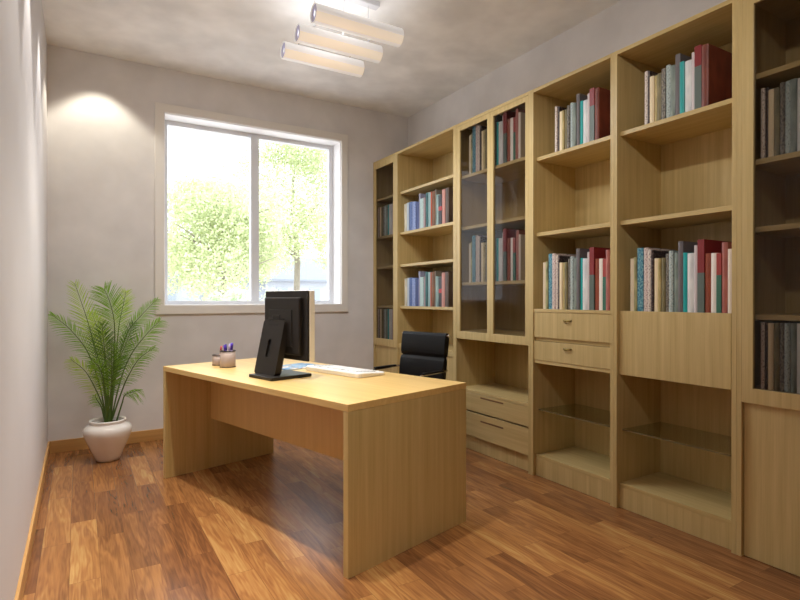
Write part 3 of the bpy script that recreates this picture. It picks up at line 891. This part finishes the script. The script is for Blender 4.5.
# ------------------------------------------------------------------ pendant lamp
LZ = 2.85
SHW = plain('opal_shade_white', srgb(238, 238, 240), .35, emit=(1, .97, .93, 1), es=.34)
SHC = plain('warm_diffuser', srgb(236, 214, 184), .4, emit=(1, .86, .70, 1), es=.50, noise=.10, nscale=9)
CAPM = plain('lavender_end_cap', srgb(202, 202, 232), .4)
TUBEM = plain('lit_lamp_tube', srgb(255, 255, 255), .4, emit=(1, .97, .92, 1), es=1.2)
lamp = thing('pendant_lamp', 'three frosted half-round tube pendant lamp hanging from the ceiling over the desk', 'lamp', (1.46, 3.19, LZ))
R_ = .055
for i, y in enumerate((2.922, 3.192, 3.462)):
    bm = B()
    x0, x1 = 1.165, 1.742; n_ = 40
    # shell cross-section: a flattened tube, thin walled, warm strip facing down on both flanks
    def ring(x, r): return [bm.verts.new((x, y + r * math.cos(2 * PI * k / n_), LZ + r * math.sin(2 * PI * k / n_))) for k in range(n_)]
    Oa, Ob, Ia, Ib = ring(x0, R_), ring(x1, R_), ring(x0, R_ - .004), ring(x1, R_ - .004)
    for k in range(n_):
        q = (k + 1) % n_
        am = 360 * (k + .5) / n_
        warm = 187 < am < 248 or 292 < am < 353
        f1 = bm.faces.new((Oa[k], Oa[q], Ob[q], Ob[k])); f1.smooth = True; f1.material_index = 1 if warm else 0
        f2 = bm.faces.new((Ia[k], Ib[k], Ib[q], Ia[q])); f2.smooth = True
        bm.faces.new((Oa[k], Ia[k], Ia[q], Oa[q])); bm.faces.new((Ob[k], Ob[q], Ib[q], Ib[k]))
    sh = obj('lamp_shade', bm, [SHW, SHC], lamp)
    for x, sgn in ((x0, 1), (x1, -1)):
        bm = B()
        outer = [(y + (R_ - .0045) * math.cos(2 * PI * k / 24), LZ + (R_ - .0045) * math.sin(2 * PI * k / 24)) for k in range(24)]
        dia = [(y + .018 * math.cos(2 * PI * k / 24) * (1 / (abs(math.cos(2 * PI * k / 24)) + abs(math.sin(2 * PI * k / 24)))),
                LZ + .032 * math.sin(2 * PI * k / 24) * (1 / (abs(math.cos(2 * PI * k / 24)) + abs(math.sin(2 * PI * k / 24))))) for k in range(24)]
        xa, xb = x + sgn * .006, x + sgn * .010
        OA = [bm.verts.new((xa, *p)) for p in outer]; DA = [bm.verts.new((xa, *p)) for p in dia]
        OB = [bm.verts.new((xb, *p)) for p in outer]; DB = [bm.verts.new((xb, *p)) for p in dia]
        for k in range(24):
            q = (k + 1) % 24
            bm.faces.new((OA[k], OA[q], DA[q], DA[k])); bm.faces.new((OB[k], DB[k], DB[q], OB[q]))
            bm.faces.new((OA[k], OB[k], OB[q], OA[q])); bm.faces.new((DA[k], DA[q], DB[q], DB[k]))
        obj('end_cap', bm, CAPM, sh, label='lavender grey end cap with diamond opening')
    bm = B(); tube(bm, [(x0 + .012, y, LZ), (x1 - .012, y, LZ)], .014, 14); obj('light_tube', bm, TUBEM, sh)
bm = B()
for x in (1.27, 1.65): tube(bm, [(x, 2.922, LZ + R_ + .004), (x, 3.462, LZ + R_ + .004)], .004, 8)
obj('cross_bar', bm, CHROME, lamp)
bm = B(); box(bm, 1.195, 1.724, 3.142, 3.200, ZC - .034, ZC - .0005, .003); obj('ceiling_canopy', bm, plain('canopy_paint', srgb(214, 214, 218), .4), lamp)
for x in (1.27, 1.475, 1.65):
    bm = B()
    if x == 1.475: tube(bm, [(x, 3.17, ZC - .034), (x, 3.192, LZ + R_ - .002)], .0017, 6)
    else: tube(bm, [(x, 3.17, ZC - .034), (x, 3.17, LZ + R_ + .003)], .0014, 6)
    obj('suspension_cable', bm, plain('steel_cable', srgb(190, 192, 198), .3, .6), lamp)

# ------------------------------------------------------------------ outside
BOUNCE_GROUND = plain('pale_bounce_ground', srgb(232, 226, 222), .9, noise=.08, nscale=.4)  # ground made pale and neutral to bounce daylight onto the ceiling
bm = B(); box(bm, -60, 90, YB + .35, 120, -.7, -.5); o = obj('forecourt', bm, BOUNCE_GROUND); o['kind'] = 'structure'
BARK = plain('pale_bark', srgb(150, 142, 130), .9, noise=.2, nscale=6)
def leafmat(name, c1, c2): return leaf_mat(name, c1, c2, .4)
TL1 = leafmat('haze_paled_tree_leaf', srgb(202, 210, 162), srgb(222, 228, 194))  # leaf colours paled, putting overexposed outdoor haze into the foliage
TL2 = leafmat('haze_paled_bush_leaf', srgb(190, 206, 168), srgb(222, 230, 206))
def tree(x, y, h, r, n_, label, name='tree', cat='tree', mat=TL1, crown0=.25):
    rd = random.Random(int(x * 10 + y))
    t = thing(name, label, cat, (x, y, -.5))
    bm = B()
    tube(bm, [(x, y, -.5), (x + .1, y, h * .3), (x - .1, y + .1, h * .6), (x, y, h * .85)], [.16, .13, .08, .02], 8)
    for i in range(9):
        a_ = rd.uniform(0, 2 * PI); z0 = h * rd.uniform(.25, .65); rr = r * rd.uniform(.5, .9)
        tube(bm, [(x, y, z0), (x + math.cos(a_) * rr * .5, y + math.sin(a_) * rr * .5, z0 + rr * .3), (x + math.cos(a_) * rr, y + math.sin(a_) * rr, z0 + rr * .5)], [.05, .03, .008], 5)
    obj('trunk', bm, BARK, t)
    bm = B()
    blobs = [(rd.uniform(-.62, .62) * r, rd.uniform(-.62, .62) * r, h * (crown0 + (1 - crown0) * rd.uniform(.12, .9)), r * rd.uniform(.25, .45)) for _ in range(26)]
    for i in range(n_):
        bx, by, bz, br = rd.choice(blobs)
        v = Vector((rd.gauss(0, 1), rd.gauss(0, 1), rd.gauss(0, 1))).normalized() * br * rd.uniform(.5, 1.05)
        k = 1 - .45 * max(0, (bz / h - .5) * 2)
        c = Vector((x + bx * k, y + by * k, bz)) + v
        s = rd.uniform(.04, .075)
        n1 = Vector((rd.gauss(0, 1), rd.gauss(0, 1), rd.gauss(0, 1))).normalized(); n2 = n1.orthogonal().normalized()
        bm.faces.new([bm.verts.new(c + a * s * n1 + b_ * s * .6 * n2) for a, b_ in ((-1, 0), (0, -1), (1, 0), (0, 1))])
    obj('crown', bm, mat, t)
tree(3.7, 17, 5.2, 2.5, 20000, 'leafy pale green tree behind the left window pane')
tree(7.8, 21.6, 8.9, 3.7, 38000, 'tall pale green tree filling the right window pane')
tree(6.2, 30, 9.0, 3.4, 16000, 'distant tree between the two larger trees, behind the window mullion')
for i, (x, y, r, lb) in enumerate(((3.2, 13.2, .8, 'low rounded bush at the bottom of the left pane'), (6.6, 14.5, .9, 'low bush below the right pane, left of the monitor'), (4.7, 15.5, .9, 'low bush below the window mullion'))):
    tree(x, y, 1.35, r, 1800, lb, 'bush', 'bush', TL2, .0)
HW = plain('white_siding', srgb(176, 180, 188), .8); HR = plain('grey_roof', srgb(140, 146, 156), .8); HG = plain('house_window_glass', srgb(150, 160, 172), .3)
def house(x, y, w, h, label):
    t = thing('house', label, 'house', (x, y, -.5))
    bm = B(); box(bm, x - w / 2, x + w / 2, y, y + 7, -.5, h); obj('walls', bm, HW, t)
    bm = B(); prism(bm, [(y - .4, h), (y + 3.5, h + 1.9), (y + 7.4, h), (y + 7.4, h - .15), (y - .4, h - .15)], lambda a_, b_, t_: (t_, a_, b_), x - w / 2 - .4, x + w / 2 + .4); obj('roof', bm, HR, t)
    for i in range(4):
        cx = x - w / 2 + w * (i + .5) / 4
        bm = B(); box(bm, cx - .45, cx + .45, y - .05, y + .02, .7, 2.0, .02); fw = obj('window', bm, HW, t)
        bm = B(); box(bm, cx - .38, cx + .38, y - .07, y - .04, .78, 1.92); obj('pane', bm, HG, fw)
house(3.4, 34, 9, 2.4, 'low white house with grey roof seen through the left pane')
house(16.5, 38, 10, 2.6, 'low white house with grey roof seen through the right pane')

# ------------------------------------------------------------------ light
w = bpy.data.worlds.new('World'); SC.world = w; w.use_nodes = True
bg = w.node_tree.nodes['Background']
bg.inputs[0].default_value = (.90, .94, 1, 1); bg.inputs[1].default_value = 3.3
def spot(x, y, z, e, ang=86, blend=.35, col=(1, .86, .66), size=.03, tx=0, ty=0):
    l = bpy.data.lights.new('downlight_and_fill', 'SPOT'); l.energy = e; l.spot_size = math.radians(ang); l.spot_blend = blend
    l.color = col; l.shadow_soft_size = size
    o = bpy.data.objects.new('downlight_and_fill', l); COL.objects.link(o); o.location = (x, y, z)
    o.rotation_euler = (tx, ty, 0)
    return o
spot(.135, 4.72, 3.13, 25, 93, .35, (1, .92, .75))
for y in (3.98, 3.14, 2.36, 1.58, .8):
    spot(-.045, y, 3.13, 40, 50, .3, (1, .96, .90))
for v in (-.75, .35, 1.45):
    p_ = W2(-.22, v, 3.14); spot(p_.x, p_.y, p_.z, 120 if v > 1 else 165, 72, 1, (1, .95, .84), .04)
def added_fill_spot(src, dst, e, ang, col=(1, .97, .91)):  # extra spots added to brighten the bookcase fronts, no real fittings
    o = spot(*src, e, ang, 1, col, .04)
    o.rotation_euler = (Vector(dst) - Vector(src)).to_track_quat('-Z', 'Y').to_euler()
added_fill_spot((.45, .55, 3.1), (2.65, 1.75, 2.0), 80, 56)
added_fill_spot((1.45, 2.25, 3.12), (2.65, 3.35, 1.7), 38, 60)
# pendant tubes light the room
for y in (2.922, 3.192, 3.462):
    l = bpy.data.lights.new('tube_light', 'AREA'); l.shape = 'RECTANGLE'; l.size = .55; l.size_y = .06; l.energy = 7.5; l.color = (.97, .98, 1)
    o = bpy.data.objects.new('tube_light', l); COL.objects.link(o); o.location = (1.46, y, LZ - R_ - .003)
    l2 = l.copy(); l2.energy = .6
    o = bpy.data.objects.new('tube_light', l2); COL.objects.link(o); o.location = (1.46, y, LZ + R_ + .010); o.rotation_euler = (PI, 0, 0)
l = bpy.data.lights.new('sun', 'SUN'); l.energy = 1.0; l.angle = math.radians(3); l.color = (1, .96, .88)
o = bpy.data.objects.new('sun', l); COL.objects.link(o); o.rotation_euler = (math.radians(42), 0, math.radians(-25))

# ------------------------------------------------------------------ camera
cam = bpy.data.cameras.new('camera'); co_ = bpy.data.objects.new('camera', cam); COL.objects.link(co_)
co_.location = (0, 0, 1.2059)
co_.rotation_euler = (math.radians(90 - .1779), 0, math.radians(-30.8655))
cam.sensor_width = 36; cam.lens = 36 * 538.26 / 800; cam.clip_start = .02; cam.clip_end = 300
SC.camera = co_
SC.view_settings.view_transform = 'Standard'; SC.view_settings.look = 'None'
SC.view_settings.exposure = .15; SC.view_settings.gamma = 1; SC.view_settings.use_curve_mapping = False
SC.cycles.use_denoising = True
SC.cycles.max_bounces = 10; SC.cycles.diffuse_bounces = 6; SC.cycles.transparent_max_bounces = 12
SC.cycles.sample_clamp_indirect = 6
SC.cycles.caustics_reflective = False; SC.cycles.caustics_refractive = False
